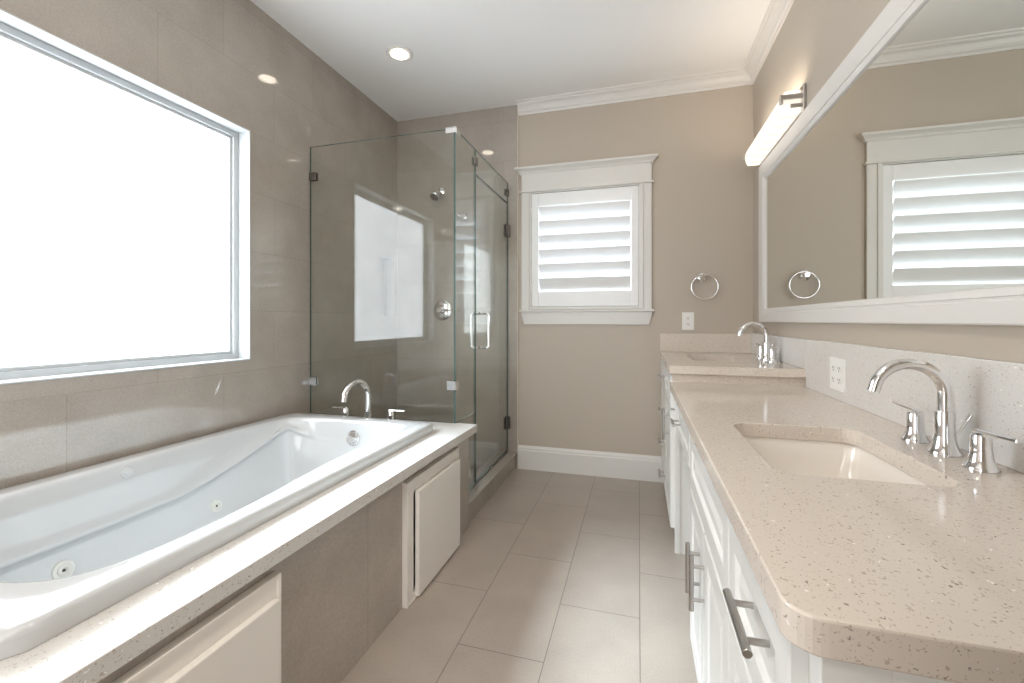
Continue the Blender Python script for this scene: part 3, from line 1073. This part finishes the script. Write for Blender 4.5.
# ---- sinks
def sink(label, box, ztop, depth):
    x0, x1, y0, y1 = box
    t = thing('sink', label, 'sink', ((x0 + x1) / 2, (y0 + y1) / 2, ztop), 'undermount sinks')
    b = NB()
    R = []
    for d, z, r in ((-.018, 0, .045), (-.006, 0, .035), (-.004, -.004, .034), (.004, -.05, .038), (.012, -.10, .045), (.022, -depth + .018, .05), (.036, -depth + .005, .05), (.06, -depth, .04), (.10, -depth - .003, .02)):
        R.append([(x, y, ztop + z) for x, y in rrect(x0 + d, x1 - d, y0 + d, y1 - d, r)])
    loft(b, R, cap1=True)
    o = obj('basin', b, M['porcelain'], t, smooth=True)
    md = o.modifiers.new('shell', 'SOLIDIFY'); md.thickness = .008; md.offset = -1
    b = NB()
    cx, cy = x0 * .45 + x1 * .55, (y0 + y1) / 2
    lathe(b, [(.030, -.002), (.030, .001), (.026, .003), (.018, .002), (.017, -.001)], (cx, cy, ztop - depth - .001))
    obj('drain', b, M['chrome'], t, smooth=True)
sink('white rectangular undermount sink in the long near countertop', SL, LZ - .0405, .135)
sink('white rectangular undermount sink in the short raised far countertop', SU, UZ - .0385, .135)

# ---- widespread faucet
def faucet(base, z, label, lean=1.0):
    x, y = base
    t = thing('faucet', label, 'faucet', (x, y, z), 'chrome sink faucets')
    b = NB()
    lathe(b, [(.029, 0), (.029, .004), (.0275, .007), (.0235, .016), (.0195, .030), (.0175, .046), (.0172, .092), (.0165, .094), (.0135, .0945)], (x, y, z), n=40)
    obj('base', b, M['chrome'], t, smooth=True, origin=(x, y, z))
    b = NB()
    pipe_spout(b, (x, y), 0, .0125, z + .131, .065, (-1, 0), .012, z + .085)
    obj('spout', b, M['chrome'], t, smooth=True, origin=(x, y, z))
    for s in (-1, 1):
        hy = y + s * .107
        b = NB()
        lathe(b, [(.0265, 0), (.0265, .004), (.025, .007), (.021, .015), (.0175, .026), (.016, .040), (.0158, .066), (.014, .070), (.004, .071)], (x, hy, z), n=36)
        h = obj('handle', b, M['chrome'], t, smooth=True, origin=(x, hy, z))
        b = NB()
        # flat lever, thinner at the tip, running along the wall
        yy = [(-.014, .071, .0075), (.0, .073, .008), (.05, .074, .007), (.092, .076, .0055)]
        R = []
        for d_, zz, w_ in yy:
            R.append([(x - w_, hy + s * d_, z + zz), (x + w_, hy + s * d_, z + zz), (x + w_ * .8, hy + s * d_, z + zz + .007), (x - w_ * .8, hy + s * d_, z + zz + .007)])
        loft(b, R, cap0=True, cap1=True)
        obj('lever', b, M['chrome'], h, bevel=.0015)
    b = NB()
    tube(b, [(x + .012, y, z + .025), (x + .042 * lean, y, z + .078)], .0028, 10)
    tube(b, [(x + .040 * lean, y, z + .074), (x + .0425 * lean, y, z + .0785), (x + .048 * lean, y, z + .088)], [.0045, .0055, .0055], 14)
    obj('lift_rod', b, M['chrome'], t, smooth=True, origin=(x, y, z))
    return t
faucet((.648, 1.193), LZ + .0005, 'chrome gooseneck faucet with two levers on the near countertop')
faucet((.664, 2.66), UZ + .0005, 'chrome gooseneck faucet with two levers on the raised far countertop', .65)

# ------------------------------------------------------------------ mirror
mi = thing('mirror', 'large wall mirror with a wide white frame above the vanity', 'mirror', (XR, 1.6, 1.11))
my0, my1, mz0, mz1 = 0.29, 3.005, 1.110, 2.058
FW = (0.11, 0.122, 0.080, 0.112)      # frame widths: near end, far end, bottom, top
b = NB()
prof = [(XR - .0005, 0, 0), (BX + .003, 0, 0), (BX, .0, .004), (BX, 1, -.030), (BX + .004, 1, -.028), (BX + .004, 1, -.022), (BX + .001, 1, -.020), (BX + .004, 1, -.004), (XR - .010, 1, 0), (XR - .0005, 1, 0)]
R = []
for x, f_, d in prof:
    e = [w * f_ + d for w in FW]
    R.append([(x, my0 + e[0], mz0 + e[2]), (x, my1 - e[1], mz0 + e[2]), (x, my1 - e[1], mz1 - e[3]), (x, my0 + e[0], mz1 - e[3])])
loft(b, R)
obj('frame', b, M['trim'], mi)
box_obj('mirror_glass', M['mirror'], mi, XR - .009, XR - .004, my0 + FW[0] - .01, my1 - FW[1] + .01, mz0 + FW[2] - .01, mz1 - FW[3] + .01)

# ------------------------------------------------------------------ vanity light above the mirror
vl = thing('vanity_light', 'brushed nickel vanity light bar with glowing glass shade above the mirror', 'wall light', (XR, 2.56, 2.09))
box_obj('backplate', M['nickel'], vl, XR - .012, XR - .0005, 2.330, 2.960, 2.072, 2.170, .002)
b = NB()
cs = []
for i in range(13):
    a = -1 + 2 * i / 12
    cs.append((.632 + .014 * a * a, 2.120 + .050 * a))
sec = [(.709, 2.170)] + [(x, z) for x, z in cs[::-1]] + [(.709, 2.070)]
loft(b, [[(x, 2.282, z) for x, z in sec], [(x, 3.000, z) for x, z in sec]], cap0=True, cap1=True)
obj('glass_shade', b, M['shade'], vl, bevel=.002)
for s, ye in ((-1, 2.280), (1, 3.002)):
    b = NB()
    y_in, y_out = (ye - .012, ye) if s < 0 else (ye, ye + .012)
    bx(b, .632, .716, y_in, y_out, 2.128, 2.150, .002)
    bx(b, .622, .634, y_in - .003, y_out + .003, 2.108, 2.150, .002)
    bx(b, .664, .716, y_in + .001, y_out - .001, 2.088, 2.106, .002)
    bx(b, .713, XR - .0005, min(y_in, y_out) - (.002 if s < 0 else .05), max(y_in, y_out) + (.05 if s < 0 else .002), 2.064, 2.190, .003)
    obj('bracket', b, M['nickel'], vl)

# ------------------------------------------------------------------ towel ring, outlets
tv_ = Vector((.415, YB, 1.408))
tr = thing('towel_ring', 'chrome towel ring on the beige back wall', 'towel ring', tv_)
b = NB(); lathe(b, [(.034, .0), (.034, .004), (.030, .009), (.018, .012), (.013, .016), (.013, .036), (.017, .042), (.014, .050)], tv_, (0, -1, 0))
obj('mount', b, M['chrome'], tr, smooth=True)
b = NB()
rc_ = tv_ + Vector((.012, -.030, -.062)); rr_ = .083
tube(b, [rc_ + Vector((rr_ * math.sin(2 * PI * i / 48), 0, rr_ * math.cos(2 * PI * i / 48))) for i in range(48)], .0048, 12, closed=True)
obj('ring', b, M['chrome'], tr, smooth=True)


def outlet(label, origin, u, v, n, gangs=1):
    """plate with receptacles; u across, v up, n out of the wall"""
    o, u, v, n = Vector(origin), Vector(u), Vector(v), Vector(n)
    t = thing('wall_outlet', label, 'outlet', o)
    def slab(name, mat, parent, cu, cv, w, h, n0, n1, bev):
        b = NB()
        bx(b, -w / 2, w / 2, -h / 2, h / 2, n0, n1, bev)
        for vert in b.verts:
            c = vert.co.copy()
            vert.co = o + u * (c.x + cu) + v * (c.y + cv) + n * c.z
        return obj(name, b, mat, parent)
    slab('cover_plate', M['plastic'], t, 0, 0, .076 + .048 * (gangs - 1), .120, 0, .006, .002)
    for g in range(gangs):
        gu = (g - (gangs - 1) / 2) * .048
        for s in (-1, 1):
            r_ = slab('receptacle', M['plastic'], t, gu, s * .021, .030, .027, .006, .008, .001)
            for cu, cv, w_, h_ in ((-.006, .003, .0025, .008), (.006, .003, .0025, .0095), (0, -.007, .005, .005)):
                slab('slot', M['slot'], r_, gu + cu, s * .021 + cv, w_, h_, .0078, .0084, 0)


outlet('white duplex outlet on the back wall below the towel ring', (.325, YB, 1.116), (1, 0, 0), (0, 0, 1), (0, -1, 0))
outlet('wide white double outlet set in the quartz backsplash', (BX, 1.885, .922), (0, 1, 0), (0, 0, 1), (-1, 0, 0), 2)

# ------------------------------------------------------------------ recessed ceiling lights
proto = None
for i, (cx, cy) in enumerate(CANS):
    if proto is None:
        t = thing('recessed_light', 'round recessed ceiling light above the tub end', 'ceiling light', (cx, cy, ZC))
        b = NB(); lathe(b, [(.082, 0), (.082, -.004), (.074, -.010), (.060, -.008), (.054, -.003), (.054, 0)], (cx, cy, ZC), n=48)
        obj('trim_ring', b, M['trim'], t, smooth=True, origin=(cx, cy, ZC))
        b = NB(); lathe(b, [(.052, -.0045), (.052, -.0085), (.03, -.010)], (cx, cy, ZC), n=40)
        obj('lens', b, M['lens'], t, smooth=True, origin=(cx, cy, ZC))
        proto = t
    else:
        c = copy_tree(proto)
        c.location = (cx, cy, ZC)
        c['label'] = ('unseen round ceiling light added as fill over the aisle near the camera', 'unseen round ceiling light added as fill over the aisle behind the camera')[i - 1]
